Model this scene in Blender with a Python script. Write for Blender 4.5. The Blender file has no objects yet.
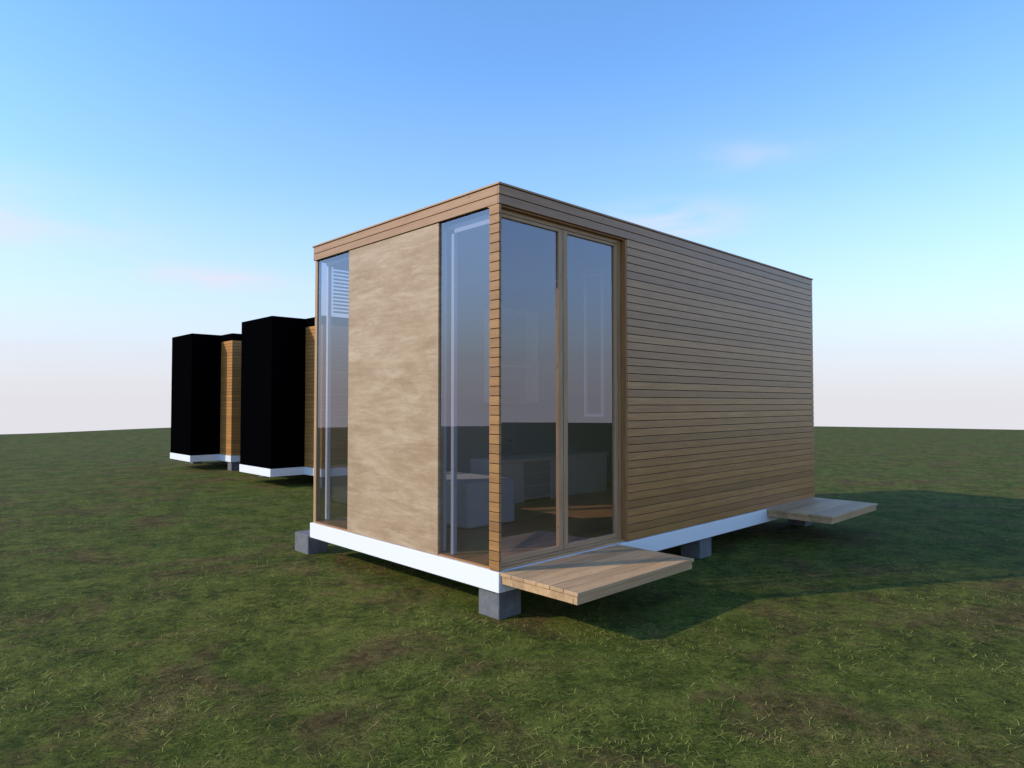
import bpy, bmesh, math, random
import numpy as np
from mathutils import Vector, noise
random.seed(4); np.random.seed(4)
scene=bpy.context.scene
ANG=math.atan2(.694,.720)
C0=(-0.104,5.41)
GZ=-0.03
# ------------------------------------------------------------ materials
def newmat(name):
    m=bpy.data.materials.new(name); m.use_nodes=True
    nt=m.node_tree; b=nt.nodes['Principled BSDF']
    return m,nt,b
def N(nt,t,**k):
    n=nt.nodes.new(t)
    for a,v in k.items(): setattr(n,a,v)
    return n
def mathn(nt,op,a,b=None,c=None,clamp=False):
    n=N(nt,'ShaderNodeMath',operation=op); n.use_clamp=clamp
    for i,v in enumerate((a,b,c)):
        if v is None: continue
        if isinstance(v,(int,float)): n.inputs[i].default_value=v
        else: nt.links.new(v,n.inputs[i])
    return n.outputs[0]
def mixc(nt,f,a,b,blend='MIX'):
    n=N(nt,'ShaderNodeMix',data_type='RGBA',blend_type=blend)
    for i,v in ((0,f),(6,a),(7,b)):
        if isinstance(v,(int,float)): n.inputs[i].default_value=v
        elif isinstance(v,tuple): n.inputs[i].default_value=(v[0],v[1],v[2],1)
        else: nt.links.new(v,n.inputs[i])
    return n.outputs[2]
def ramp(nt,f,stops):
    n=N(nt,'ShaderNodeValToRGB'); e=n.color_ramp.elements
    while len(e)<len(stops): e.new(.5)
    for el,(p,c) in zip(e,stops):
        el.position=p; el.color=(c[0],c[1],c[2],1) if isinstance(c,tuple) else (c,c,c,1)
    nt.links.new(f,n.inputs[0]); return n.outputs[0]
def noisen(nt,vec,scale,detail=4,rough=.55,dist=0):
    n=N(nt,'ShaderNodeTexNoise'); n.inputs['Scale'].default_value=scale
    n.inputs['Detail'].default_value=detail; n.inputs['Roughness'].default_value=rough
    n.inputs['Distortion'].default_value=dist
    nt.links.new(vec,n.inputs['Vector']); return n.outputs['Fac']
def mapping(nt,vec,scale,rot=(0,0,0)):
    n=N(nt,'ShaderNodeMapping'); n.inputs['Scale'].default_value=scale; n.inputs['Rotation'].default_value=rot
    nt.links.new(vec,n.inputs['Vector']); return n.outputs[0]
def objco(nt): return N(nt,'ShaderNodeTexCoord').outputs['Object']
def bump(nt,b,h,s,d=.01):
    n=N(nt,'ShaderNodeBump'); n.inputs['Strength'].default_value=s; n.inputs['Distance'].default_value=d
    nt.links.new(h,n.inputs['Height']); nt.links.new(n.outputs[0],b.inputs['Normal'])

def wood(name,c1,c2,pitch=None,axis='x',rough=.6,z0=0.0,paxis='z',knots=True,spec=.5,vary=.3):
    """timber with grain along axis, per-board tone by index along paxis"""
    m,nt,b=newmat(name); co=objco(nt)
    sep=N(nt,'ShaderNodeSeparateXYZ'); nt.links.new(co,sep.inputs[0])
    vec=co
    tone=None
    if pitch:
        idx=mathn(nt,'FLOOR',mathn(nt,'DIVIDE',mathn(nt,'SUBTRACT',sep.outputs[paxis.upper()],z0),pitch))
        wn=N(nt,'ShaderNodeTexWhiteNoise',noise_dimensions='1D'); nt.links.new(idx,wn.inputs['W'])
        tone=wn.outputs['Value']
        cmb=N(nt,'ShaderNodeCombineXYZ')
        off=mathn(nt,'MULTIPLY',tone,37.0)
        for i in range(3): nt.links.new(off,cmb.inputs[i])
        add=N(nt,'ShaderNodeVectorMath',operation='ADD'); nt.links.new(co,add.inputs[0]); nt.links.new(cmb.outputs[0],add.inputs[1])
        vec=add.outputs[0]
    sc={'x':(1.0,14,14),'y':(14,1.0,14),'z':(14,14,1.0)}[axis]
    g=noisen(nt,mapping(nt,vec,sc),2.6,3,.6,.6)
    fine=noisen(nt,mapping(nt,vec,tuple(s*5 if s>2 else s*2 for s in sc)),3,2,.6)
    f=ramp(nt,g,[(.3,0.0),(.7,1.0)])
    col=mixc(nt,f,c1,c2)
    col=mixc(nt,mathn(nt,'MULTIPLY',ramp(nt,fine,[(.45,0.0),(.7,1.0)]),.25),col,tuple(x*.55 for x in c1))
    if tone is not None:
        br=mathn(nt,'MULTIPLY_ADD',tone,vary,1-vary/2)
        col=mixc(nt,1.0,col,br,'MULTIPLY')
    if knots:
        v=N(nt,'ShaderNodeTexVoronoi'); v.inputs['Scale'].default_value=3.2
        ks={'x':(1,3,3),'y':(3,1,3),'z':(3,3,1)}[axis]
        nt.links.new(mapping(nt,vec,ks),v.inputs['Vector'])
        k=ramp(nt,v.outputs['Distance'],[(.02,1.0),(.085,0.0)])
        col=mixc(nt,mathn(nt,'MULTIPLY',k,.75),col,tuple(x*.3 for x in c1))
    nt.links.new(col,b.inputs['Base Color']); b.inputs['Roughness'].default_value=rough
    b.inputs['Specular IOR Level'].default_value=spec
    return m
def plain(name,c,rough=.6,var=.12,scale=6,bs=.1,metal=0,spec=.5):
    m,nt,b=newmat(name); co=objco(nt)
    if var>.08:
        n=noisen(nt,co,scale,4,.65)
        col=mixc(nt,ramp(nt,n,[(.3,0.0),(.7,1.0)]),tuple(x*(1-var) for x in c),tuple(min(1,x*(1+var)) for x in c))
        nt.links.new(col,b.inputs['Base Color'])
    else: b.inputs['Base Color'].default_value=(*c,1)
    b.inputs['Roughness'].default_value=rough; b.inputs['Metallic'].default_value=metal
    b.inputs['Specular IOR Level'].default_value=spec
    if bs: bump(nt,b,noisen(nt,co,scale*12,2,.6),bs,.004)
    return m
Z0=.355; ZT=3.47; NB=40; P=(ZT-Z0)/NB
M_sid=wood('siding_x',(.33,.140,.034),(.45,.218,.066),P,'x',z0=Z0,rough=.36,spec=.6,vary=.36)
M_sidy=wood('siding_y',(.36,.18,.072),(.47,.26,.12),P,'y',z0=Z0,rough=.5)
M_post=wood('siding_corner',(.27,.12,.032),(.36,.18,.055),P,'y',z0=Z0,rough=.5)
M_orange=wood('neighbour_siding',(.40,.165,.035),(.50,.22,.055),P,'x',z0=Z0)
M_trim=wood('trim_wood',(.28,.12,.032),(.38,.18,.06),None,'z')
M_frame=wood('frame_wood',(.36,.20,.095),(.48,.30,.155),None,'z',rough=.5)
M_frameh=wood('frame_wood_h',(.36,.20,.095),(.48,.30,.155),None,'x',rough=.5)
M_deck=wood('deck_wood',(.42,.24,.115),(.56,.36,.19),.137,'x',z0=-.822,paxis='y')
M_floor=wood('floor_wood',(.38,.20,.08),(.50,.28,.12),.12,'x',paxis='y',rough=.35)
M_white=plain('white_paint',(.82,.82,.82),.5,.03,3,0)
M_laminate=plain('white_laminate',(.90,.90,.90),.4,.03,3,0)
M_wall=plain('interior_plaster',(.44,.45,.50),.8,.03,3,0)
M_front=plain('drawer_front',(.55,.55,.60),.5,.03,3,0)
M_conc=plain('concrete',(.14,.14,.145),.9,.22,14,.5)
M_black=plain('black_cladding',(.0015,.0015,.002),1.0,.03,4,0,0,.0)
M_roof=plain('roof_membrane',(.05,.05,.055),.8,.1,5,0)
M_dark=plain('dark_backing',(.03,.016,.008),.9,.05,5,0,0,.1)
M_chrome=plain('chrome',(.7,.7,.72),.2,.02,5,0,1)
M_fabric=plain('fabric',(.55,.55,.57),.95,.08,30,0)
M_screw=plain('screw_steel',(.05,.03,.02),.5,.05,5,0,.3)
def panelmat():
    m,nt,b=newmat('travertine_panel'); co=objco(nt)
    n1=noisen(nt,mapping(nt,co,(1,.9,2.6),(.22,0,0)),1.5,5,.62,.6)
    n2=noisen(nt,mapping(nt,co,(1,1.2,9),(.17,0,0)),2.6,7,.74,.35)
    n3=noisen(nt,mapping(nt,co,(1,4,30),(.14,0,0)),6,5,.74,.2)
    n4=noisen(nt,mapping(nt,co,(1,.9,5.5),(.20,0,0)),2.0,8,.74,.5)
    col=ramp(nt,n1,[(.34,(.315,.197,.105)),(.5,(.39,.262,.153)),(.66,(.46,.33,.21))])
    col=mixc(nt,mathn(nt,'MULTIPLY',ramp(nt,n2,[(.44,0.0),(.64,1.0)]),.5),col,(.265,.155,.078))
    col=mixc(nt,mathn(nt,'MULTIPLY',ramp(nt,n4,[(.50,0.0),(.66,1.0)]),.5),col,(.56,.43,.29))
    col=mixc(nt,mathn(nt,'MULTIPLY',ramp(nt,n3,[(.48,0.0),(.68,1.0)]),.4),col,(.54,.41,.27))
    nt.links.new(col,b.inputs['Base Color']); b.inputs['Roughness'].default_value=.6
    bump(nt,b,n3,.2,.003); return m
M_panel=panelmat()
def glassmat():
    m=bpy.data.materials.new('window_glass'); m.use_nodes=True; nt=m.node_tree; nt.nodes.clear()
    o=N(nt,'ShaderNodeOutputMaterial'); mx=N(nt,'ShaderNodeMixShader')
    t=N(nt,'ShaderNodeBsdfTransparent'); t.inputs[0].default_value=(.70,.69,.73,1)
    g=N(nt,'ShaderNodeBsdfGlossy'); g.inputs['Roughness'].default_value=0.0; g.inputs[0].default_value=(.85,.85,.93,1)
    ge=N(nt,'ShaderNodeNewGeometry'); dt=N(nt,'ShaderNodeVectorMath',operation='DOT_PRODUCT')
    nt.links.new(ge.outputs['Incoming'],dt.inputs[0]); nt.links.new(ge.outputs['True Normal'],dt.inputs[1])
    c=mathn(nt,'SUBTRACT',1.0,mathn(nt,'ABSOLUTE',dt.outputs['Value']),clamp=True)
    f=mathn(nt,'MULTIPLY_ADD',mathn(nt,'POWER',c,4.0),.83,.17,clamp=True)
    nt.links.new(f,mx.inputs[0]); nt.links.new(t.outputs[0],mx.inputs[1]); nt.links.new(g.outputs[0],mx.inputs[2])
    nt.links.new(mx.outputs[0],o.inputs[0]); return m
M_glass=glassmat()
# ------------------------------------------------------------ geometry helpers
def empty(name,x,y,rot=ANG,z=0):
    e=bpy.data.objects.new(name,None); scene.collection.objects.link(e)
    e.location=(x,y,z); e.rotation_euler=(0,0,rot); e.empty_display_size=.3; return e
def boxes(name,lst,mat,parent,bev=0.0):
    bm=bmesh.new()
    for (x0,x1,y0,y1,z0,z1) in lst:
        v=[bm.verts.new(p) for p in ((x0,y0,z0),(x1,y0,z0),(x1,y1,z0),(x0,y1,z0),(x0,y0,z1),(x1,y0,z1),(x1,y1,z1),(x0,y1,z1))]
        for f in ((3,2,1,0),(4,5,6,7),(0,1,5,4),(1,2,6,5),(2,3,7,6),(3,0,4,7)): bm.faces.new([v[i] for i in f])
    me=bpy.data.meshes.new(name); bm.to_mesh(me); bm.free(); me.materials.append(mat)
    o=bpy.data.objects.new(name,me); scene.collection.objects.link(o); o.parent=parent
    if bev:
        md=o.modifiers.new('bevel','BEVEL'); md.width=bev; md.segments=2
    return o
def box(name,x0,x1,y0,y1,z0,z1,mat,parent,bev=0.0): return boxes(name,[(x0,x1,y0,y1,z0,z1)],mat,parent,bev)
def siding(name,x0,x1,y0,y1,k0,k1,mat,parent,gap=.006):
    return boxes(name,[(x0,x1,y0,y1,Z0+k*P+gap*.5,Z0+(k+1)*P-gap*.5) for k in range(k0,k1)],mat,parent,.0022)
def pane(name,a,b,mat,parent):
    me=bpy.data.meshes.new(name)
    me.from_pydata([(a[0],a[1],a[2]),(b[0],b[1],a[2]),(b[0],b[1],b[2]),(a[0],a[1],b[2])],[],[(0,1,2,3)])
    me.materials.append(mat); o=bpy.data.objects.new(name,me); scene.collection.objects.link(o); o.parent=parent; return o
def blocks(parent,lst):
    for i,(x,y,dx,dy) in enumerate(lst):
        box('foundation_block_%d'%(i+1),x,x+dx,y,y+dy,GZ-.04,.188,M_conc,parent,.008)
# ------------------------------------------------------------ main cabin
LX,LY=6.15,3.11
cab=empty('wooden_cabin',*C0)
BZ0,BZ1=.19,.352
box('base_frame',-.012,LX,-.012,LY+.01,BZ0,BZ1,M_white,cab,.004)
blocks(cab,[(.02,.02,.25,.25),(.02,3.22,.25,.33),(3.07,.02,.25,.25),(5.86,.02,.25,.25),(3.07,2.8,.25,.25),(5.86,2.8,.25,.25)])
box('floor',.03,LX-.1,.03,LY-.06,BZ1+.002,.372,M_floor,cab)
KO=38; ZO=Z0+KO*P
XJ=1.715
siding('wall_siding',XJ,LX,0,.02,0,KO,M_sid,cab)
siding('wall_siding_top',.0,LX,0,.02,KO,NB,M_sid,cab)
box('wall_core',XJ+.02,LX-.02,.021,.12,Z0,ZO-.003,M_wall,cab)
box('wall_backing',XJ+.003,LX-.003,.012,.0195,Z0+.004,ZT-.004,M_dark,cab)
siding('corner_post',0,.026,.0,.118,0,KO,M_post,cab)
box('corner_post_core',.006,.024,.006,.112,Z0,ZO,M_dark,cab)
siding('front_fascia',0,.02,.0205,LY,KO,NB,M_sidy,cab)
box('fascia_core',.021,.1,.021,LY-.02,ZO+.002,ZT-.004,M_dark,cab)
box('lintel_core',.1,LX-.02,.021,.1,ZO+.002,ZT-.004,M_dark,cab)
box('soffit_trim',.003,XJ,.0205,.14,ZO-.012,ZO,M_trim,cab)
box('roof_cap',-.012,LX+.012,-.012,LY+.012,ZT+.001,ZT+.018,M_frameh,cab,.003)
box('roof',.01,LX-.01,.01,LY-.01,ZT+.0185,ZT+.024,M_roof,cab)
box('ceiling',.11,LX-.1,.13,LY-.1,3.26,3.30,M_wall,cab)
siding('rear_wall_siding',LX-.02,LX,.021,LY,0,NB,M_sidy,cab)
box('rear_wall',LX-.1,LX-.021,.121,LY-.1,.373,3.259,M_wall,cab)
siding('far_wall_siding',.75,LX-.021,LY-.02,LY,0,NB,M_sid,cab)
box('far_wall',.75,LX-.101,LY-.1,LY-.021,.373,3.40,M_wall,cab)
box('far_lintel',.09,.75,LY-.02,LY,ZO,ZT,M_trim,cab)
box('door_jamb',XJ-.024,XJ-.001,.002,.13,Z0+.01,ZO-.013,M_trim,cab,.002)
dy0,dy1=.062,.112
zb,zt=.36,ZO-.014
box('door_frame_left',.028,.05,dy0,dy1,zb,zt,M_frame,cab,.003)
xr=XJ-.026
box('door_frame_right',xr-.03,xr,dy0,dy1,zb,zt,M_frame,cab,.003)
box('door_frame_head',.051,xr-.031,dy0+.001,dy1,zt-.035,zt,M_frameh,cab,.003)
box('door_sill',.051,xr-.031,dy0+.001,dy1,zb,zb+.03,M_frameh,cab,.003)
def leaf(n,x0,x1,w,wl):
    a,b=zb+.032,zt-.037; y0,y1=dy0+.006,dy1-.006
    boxes(n,[(x0,x0+wl,y0,y1,a,b),(x1-w,x1,y0,y1,a,b)],M_frame,cab,.004)
    boxes(n+'_rails',[(x0+wl,x1-w,y0+.001,y1,a,a+w*.8),(x0+wl,x1-w,y0+.001,y1,b-w*.5,b)],M_frameh,cab,.003)
    pane(n+'_glass',(x0+wl,(y0+y1)/2,a+w*.8),(x1-w,(y0+y1)/2,b-w*.5),M_glass,cab)
xm=.85
leaf('door_leaf_1',.052,xm-.003,.058,.02)
leaf('door_leaf_2',xm+.003,xr-.033,.055,.058)
# front
box('front_panel',.012,.07,.809,2.351,BZ1+.004,ZO-.002,M_panel,cab,.003)
box('front_panel_inner',.072,.10,.80,2.36,BZ1+.03,ZO-.06,M_wall,cab)
pane('front_glass_1',(.03,.12,BZ1+.012),(.03,.807,ZO-.002),M_glass,cab)
pane('front_glass_2',(.03,2.353,BZ1+.012),(.03,3.05,ZO-.002),M_glass,cab)
boxes('glass_channel',[(.02,.045,.12,.808,BZ1+.002,BZ1+.016),(.02,.045,2.352,3.05,BZ1+.002,BZ1+.016)],M_trim,cab)
boxes('inner_frame',[(.07,.11,.66,.70,.374,3.2),(.07,.11,.125,.66,3.2,3.24)],M_wall,cab,.004)
box('left_post',.02,.07,LY-.06,LY-.005,BZ1+.002,ZO-.002,M_frame,cab,.003)
box('left_post_inner',.16,.20,LY-.055,LY-.015,.374,ZO-.002,M_white,cab,.003)
box('left_post_rear',.70,.748,LY-.055,LY-.015,.374,ZO-.002,M_frame,cab,.003)
pane('side_glass',(.07,LY-.03,.374),(.70,LY-.03,ZO-.002),M_glass,cab)
boxes('window_blind',[(.21,.69,LY-.09,LY-.066,2.74+i*.042,2.74+i*.042+.02) for i in range(13)],M_white,cab)
# interior furniture
boxes('kitchen_counter',[(2.25,4.5,2.40,3.0,.92,.955),(2.25,4.5,2.95,3.0,.374,.92),(2.25,2.29,2.44,2.95,.374,.92),(4.46,4.5,2.44,2.95,.374,.92),(2.29,2.72,2.44,2.46,.374,.92),(3.25,4.46,2.44,2.46,.374,.92),(2.72,3.25,2.46,2.95,.40,.92)],M_laminate,cab,.004)
boxes('counter_drawers',[(2.74,3.23,2.445,2.459,.43+i*.16,.43+i*.16+.145) for i in range(3)],M_front,cab,.003)
boxes('faucet',[(2.70,2.72,2.78,2.80,.955,1.20),(2.70,2.72,2.62,2.78,1.18,1.20),(2.70,2.72,2.62,2.64,1.14,1.18)],M_chrome,cab,.004)
boxes('tall_shelf',[(2.14,2.17,.64,.67,1.55,3.26),(2.14,2.17,.88,.91,1.55,3.26),(2.14,2.17,.67,.88,1.55,1.58),(2.14,2.17,.67,.88,3.1,3.12)],M_front,cab,.003)
boxes('wall_shelf',[(2.5,2.52,2.75,3.0,1.7,3.0),(3.3,3.32,2.75,3.0,1.7,3.0),(2.52,3.3,2.75,3.0,1.7,1.72),(2.52,3.3,2.75,3.0,2.2,2.22),(2.52,3.3,2.75,3.0,2.98,3.0)],M_laminate,cab,.003)
boxes('daybed',[(.9,1.6,1.45,2.9,.375,.86),(.9,1.6,2.75,2.9,.862,1.15)],M_fabric,cab,.03)
box('partition',4.7,4.76,.125,2.2,.373,3.259,M_wall,cab)
# decks
def deck(nm,x0):
    n=6; w=.822/n
    boxes(nm+'_boards',[(x0,x0+1.55,-.016-.806+i*w+.002,-.016-.806+(i+1)*w-.002-(.0 if i<n-1 else .002),.325,.352) for i in range(n)],M_deck,cab,.003)
    boxes(nm+'_joists',[(x0+.012,x0+1.538,-.806,-.77,.262,.3245),(x0+.012,x0+1.538,-.06,-.02,.262,.3245)]+[(x0+.012+j*.497,x0+.047+j*.497,-.769,-.061,.262,.3245) for j in range(4)],M_deck,cab,.003)
deck('deck',0.0); deck('rear_deck',4.62)
def screws():
    bm=bmesh.new()
    def put(x,y,z,vert):
        if vert: vs=[bm.verts.new((x+.0035*math.cos(a),y,z+.0035*math.sin(a))) for a in [i*math.pi/3 for i in range(6)]]
        else: vs=[bm.verts.new((x+.004*math.cos(a),y+.004*math.sin(a),z)) for a in [i*math.pi/3 for i in range(6)]]
        bm.faces.new(vs)
    for sx in [XJ+.06+.62*i for i in range(8)]:
        if sx>LX-.02: continue
        for k in range(KO):
            for dz in (.27,.73): put(sx+random.uniform(-.006,.006),-.0006,Z0+(k+dz)*P,True)
    w=.822/6
    for x0 in (0,4.62):
        for j in range(4):
            for i in range(6):
                for t in (.25,.75): put(x0+.03+j*.497,-.822+(i+t)*w,.3526,False)
    me=bpy.data.meshes.new('screws'); bm.to_mesh(me); bm.free(); me.materials.append(M_screw)
    o=bpy.data.objects.new('siding_screws',me); scene.collection.objects.link(o); o.parent=cab
screws()
# ------------------------------------------------------------ neighbouring cabins
def loc2w(x,y): return (C0[0]+.72*x-.694*y, C0[1]+.694*x+.72*y)
def neighbour(lx,ly):
    e=empty('wooden_cabin',*loc2w(lx,ly))
    box('base_frame',-.01,LX,-.01,LY,BZ0,BZ1,M_white,e,.004)
    siding('side_siding',0,LX,0,.02,0,KO,M_orange,e)
    siding('front_siding',0,.02,.021,.74,0,KO,M_orange,e)
    siding('front_siding_2',0,.02,2.34,LY,0,KO,M_orange,e)
    box('body',.021,LX,.021,LY,Z0,ZO,M_dark,e)
    box('roof_edge',-.015,LX+.01,-.015,LY+.01,ZO+.002,ZT+.02,M_black,e,.003)
    box('black_bay',-.74,-.002,.745,2.29,BZ1+.003,ZT+.022,M_black,e,.004)
    box('black_bay_root',-.001,.04,.745,2.29,BZ1+.003,ZO,M_black,e)
    box('bay_base',-.75,-.011,.735,2.30,BZ0,BZ1,M_white,e,.004)
    blocks(e,[(.02,.02,.25,.25),(.02,2.8,.25,.25),(3.07,.02,.25,.25),(5.86,.02,.25,.25)])
    return e
neighbour(3.10,8.65); neighbour(3.15,13.46)
# ------------------------------------------------------------ terrain
def terr(x,y):
    r=math.hypot(x,y)
    z=GZ
    z+= .012*noise.noise((x*.6,y*.6,0)) if r<60 else 0
    d=max(0,r-54)
    z-= .12*d*d/(d+4)
    z+= .02*max(0,min(1,(r-25)/30))
    if x<0 and y>0:
        s=max(0,min(1,(-x/max(y,.1)-.42)/.34))
        z-= s*s*(3-2*s)*.30*min(1,max(0,(r-14)/24))
    return z
def ground():
    rs=[0]+[1.2*1.075**i for i in range(0,84)]
    rs=sorted([r for r in rs if r<520]+[53.0,54.3,55.2,56.5]); na=240
    vs=[(0,0,terr(0,0))]; fs=[]
    for r in rs[1:]:
        for a in range(na):
            t=2*math.pi*a/na; x,y=r*math.sin(t),r*math.cos(t); vs.append((x,y,terr(x,y)))
    for a in range(na): fs.append((0,1+(a+1)%na,1+a))
    for i in range(len(rs)-2):
        b0=1+i*na; b1=b0+na
        for a in range(na):
            c=(a+1)%na; fs.append((b0+a,b0+c,b1+c,b1+a))
    me=bpy.data.meshes.new('ground'); me.from_pydata(vs,[],fs)
    for p in me.polygons: p.use_smooth=True
    o=bpy.data.objects.new('ground',me); scene.collection.objects.link(o)
    m,nt,b=newmat('grass_ground'); co=objco(nt)
    big=noisen(nt,co,.28,3,.6); med=noisen(nt,co,.85,7,.72,.6); sm=noisen(nt,co,9,7,.85,.6)
    f1=noisen(nt,co,17,3,.6,3.0); f2=noisen(nt,co,34,2,.6,2.2)
    def fil(f,w): return ramp(nt,mathn(nt,'ABSOLUTE',mathn(nt,'SUBTRACT',f,.5)),[(0.0,1.0),(w,0.0)])
    col=ramp(nt,sm,[(.38,(.013,.017,.003)),(.5,(.052,.066,.009)),(.62,(.120,.132,.020))])
    col=mixc(nt,mathn(nt,'MULTIPLY',ramp(nt,big,[(.4,0.0),(.62,1.0)]),.3),col,(.042,.074,.008))
    brown=ramp(nt,med,[(.50,0.0),(.60,1.0)])
    col=mixc(nt,mathn(nt,'MULTIPLY',brown,.72),col,mixc(nt,ramp(nt,sm,[(.40,0.0),(.60,1.0)]),(.038,.018,.009),(.14,.072,.036)))
    clump=ramp(nt,noisen(nt,co,2.2,3,.6),[(.42,.15),(.60,1.0)])
    fl=mathn(nt,'MULTIPLY',mathn(nt,'MAXIMUM',fil(f1,.018),fil(f2,.028)),clump)
    col=mixc(nt,mathn(nt,'MULTIPLY',fl,.8),col,(.30,.285,.06))
    dk=ramp(nt,f2,[(.32,1.0),(.44,0.0)])
    col=mixc(nt,mathn(nt,'MULTIPLY',dk,.65),col,(.012,.013,.004))
    nt.links.new(col,b.inputs['Base Color']); b.inputs['Roughness'].default_value=.95
    b.inputs['Specular IOR Level'].default_value=.08
    bump(nt,b,sm,.5,.02)
    me.materials.append(m); return o
ground()
def grassmat(n,c):
    m,nt,b=newmat(n)
    b.inputs['Base Color'].default_value=(*c,1); b.inputs['Roughness'].default_value=.8; b.inputs['Specular IOR Level'].default_value=.15
    return m
def grass():
    n=130000
    r=2.0+ (np.random.rand(n)**1.2)*12
    a=np.random.uniform(-.80,.80,n)
    x=r*np.sin(a); y=r*np.cos(a)
    keep=[]; mats=[]
    for i in range(n):
        v=noise.noise((x[i]*1.1,y[i]*1.1,3.1)); w=noise.noise((x[i]*3.5,y[i]*3.5,9.0)); q=noise.noise((x[i]*.35,y[i]*.35,5.0))
        bare=v+.6*w
        if bare>.12 and random.random()<.9: continue
        keep.append(i)
        s=random.random()
        straw=.12+.6*max(0,w)+.35*max(0,-v)
        mats.append(2 if s<straw*.85 else (1 if s<.48+.4*q else 0))
    x=x[keep];y=y[keep];r=r[keep]; n=len(keep)
    z=np.array([terr(x[i],y[i]) for i in range(n)])
    th=np.random.uniform(0,2*np.pi,n); L=np.random.uniform(.02,.09,n); W=np.random.uniform(.0006,.0014,n)*(1+r*.06)
    tilt=np.random.uniform(.02,.25,n)
    dx,dy=np.cos(th),np.sin(th); px,py=-dy,dx
    curl=np.random.uniform(-.9,.9,n)
    mx=x+dx*L*.5; my=y+dy*L*.5; mz=z+L*.5*np.sin(tilt)+.004
    ex=mx+(dx*np.cos(curl)-dy*np.sin(curl))*L*.5; ey=my+(dy*np.cos(curl)+dx*np.sin(curl))*L*.5; ez=mz+L*.25*np.sin(tilt)*np.random.uniform(-.6,1,n)
    V=np.empty((n,5,3),dtype=np.float32)
    V[:,0]=np.stack([x-px*W,y-py*W,z-.002],1); V[:,1]=np.stack([x+px*W,y+py*W,z-.002],1)
    V[:,2]=np.stack([mx+px*W,my+py*W,mz],1); V[:,3]=np.stack([mx-px*W,my-py*W,mz],1); V[:,4]=np.stack([ex,ey,ez],1)
    base=(np.arange(n)*5)[:,None]
    loops=np.concatenate([base+np.array([[0,1,2,3]]),base+np.array([[3,2,4]])],1).astype(np.int32).ravel()
    me=bpy.data.meshes.new('grass'); me.vertices.add(n*5); me.vertices.foreach_set('co',V.ravel())
    me.loops.add(len(loops)); me.loops.foreach_set('vertex_index',loops)
    me.polygons.add(2*n)
    st=np.stack([np.arange(n)*7,np.arange(n)*7+4],1).ravel().astype(np.int32)
    me.polygons.foreach_set('loop_start',st)
    me.polygons.foreach_set('material_index',np.repeat(np.array(mats,dtype=np.int32),2))
    me.update(calc_edges=True); me.validate()
    for nm,c in (('blade_green',(.048,.070,.008)),('blade_olive',(.110,.122,.018)),('blade_straw',(.33,.31,.070))):
        me.materials.append(grassmat(nm,c))
    o=bpy.data.objects.new('grass',me); scene.collection.objects.link(o)
grass()
# ------------------------------------------------------------ world
EL=math.radians(30); dirxy=Vector((.967,.254)).normalized()
w=bpy.data.worlds.new('World'); scene.world=w; w.use_nodes=True; nt=w.node_tree
bg=nt.nodes['Background']
tc=N(nt,'ShaderNodeTexCoord'); nrm=N(nt,'ShaderNodeVectorMath',operation='NORMALIZE'); nt.links.new(tc.outputs['Generated'],nrm.inputs[0])
sp=N(nt,'ShaderNodeSeparateXYZ'); nt.links.new(nrm.outputs[0],sp.inputs[0])
zc=mathn(nt,'MAXIMUM',sp.outputs['Z'],.02)
cb=N(nt,'ShaderNodeCombineXYZ'); nt.links.new(sp.outputs['X'],cb.inputs[0]); nt.links.new(sp.outputs['Y'],cb.inputs[1]); nt.links.new(zc,cb.inputs[2])
sky=N(nt,'ShaderNodeTexSky',sky_type='NISHITA'); sky.sun_disc=False; sky.sun_elevation=EL
sky.sun_rotation=math.atan2(-dirxy.x,-dirxy.y)%(2*math.pi)
sky.air_density=1.0; sky.dust_density=.4; sky.ozone_density=1.5
nt.links.new(cb.outputs[0],sky.inputs[0])
STR=.13
skc=mixc(nt,1.0,sky.outputs[0],(1.35,1.92,2.45),'MULTIPLY')
haze=ramp(nt,sp.outputs['Z'],[(0.0,.97),(.07,.86),(.17,.46),(.30,.12),(.45,.0)])
H=tuple(v/STR for v in (.77,.745,.81))
col=mixc(nt,haze,skc,H)
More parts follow.
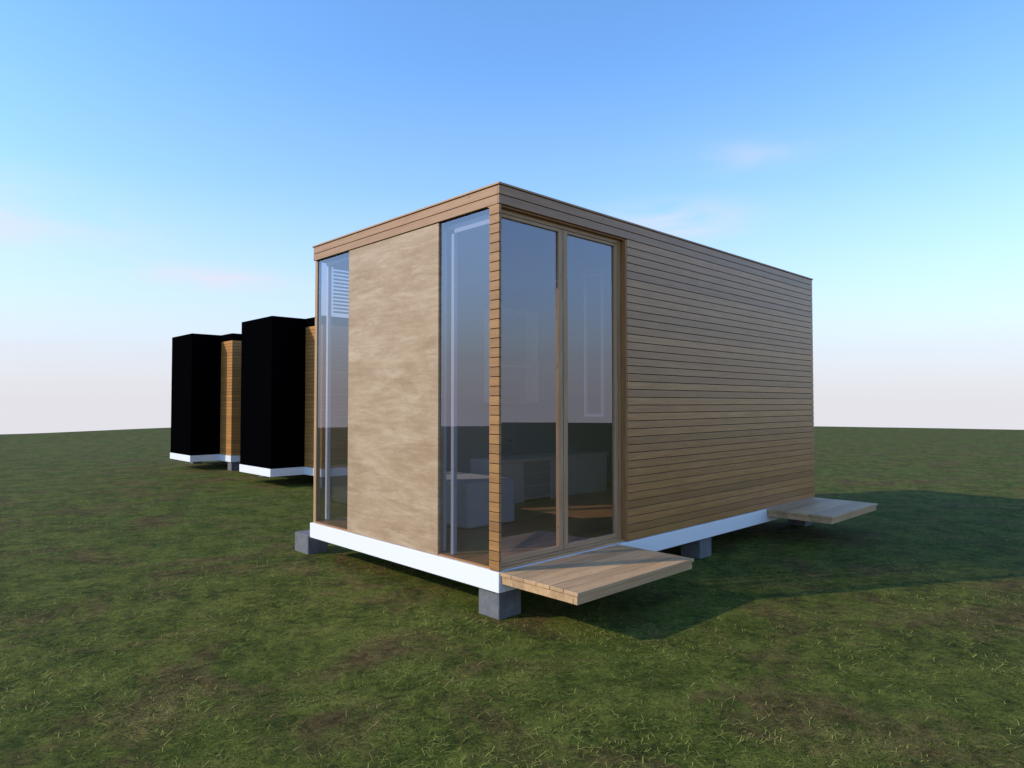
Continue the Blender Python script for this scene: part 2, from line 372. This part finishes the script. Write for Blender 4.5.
az=mathn(nt,'ARCTAN2',sp.outputs['X'],sp.outputs['Y']); el=mathn(nt,'ARCSINE',sp.outputs['Z'])
cv=N(nt,'ShaderNodeCombineXYZ'); nt.links.new(az,cv.inputs[0]); nt.links.new(mathn(nt,'MULTIPLY',el,3.6),cv.inputs[1])
cn=noisen(nt,cv.outputs[0],6.5,5,.5,.3)
tot=None
for a0,e0,wa,we,s in ((-.70,.215,.15,.04,1.3),(-.42,.168,.085,.016,1.8),(.235,.258,.085,.022,1.8),(.33,.335,.09,.018,.6),(2.6,.35,.6,.07,.8)):
    q=mathn(nt,'ADD',mathn(nt,'POWER',mathn(nt,'DIVIDE',mathn(nt,'SUBTRACT',az,a0),wa),2),mathn(nt,'POWER',mathn(nt,'DIVIDE',mathn(nt,'SUBTRACT',el,e0),we),2))
    g=mathn(nt,'MULTIPLY',mathn(nt,'EXPONENT',mathn(nt,'MULTIPLY',q,-1)),s)
    tot=g if tot is None else mathn(nt,'ADD',tot,g)
cf=mathn(nt,'MULTIPLY',tot,ramp(nt,cn,[(.30,0.0),(.72,1.0)]),clamp=True)
col=mixc(nt,mathn(nt,'MULTIPLY',cf,.8),col,tuple(v/STR for v in (.84,.80,.86)))
nt.links.new(col,bg.inputs[0]); bg.inputs[1].default_value=STR
sd=bpy.data.lights.new('sun','SUN'); sd.energy=3.3; sd.angle=math.radians(.8); sd.color=(1,.86,.66)
so=bpy.data.objects.new('sun',sd); scene.collection.objects.link(so)
d=Vector((dirxy.x*math.cos(EL),dirxy.y*math.cos(EL),-math.sin(EL)))
so.rotation_euler=d.to_track_quat('-Z','Y').to_euler(); so.location=(-20,-5,20)
# ------------------------------------------------------------ camera
cd=bpy.data.cameras.new('camera'); cd.sensor_width=36; cd.lens=675/1024*36; cd.clip_end=2000; cd.clip_start=.05
co_=bpy.data.objects.new('camera',cd); scene.collection.objects.link(co_)
co_.location=(0,0,1.7); co_.rotation_euler=(math.radians(90)+math.atan(19/675),0,0)
scene.camera=co_
scene.view_settings.view_transform='Standard'; scene.view_settings.look='None'; scene.view_settings.exposure=0
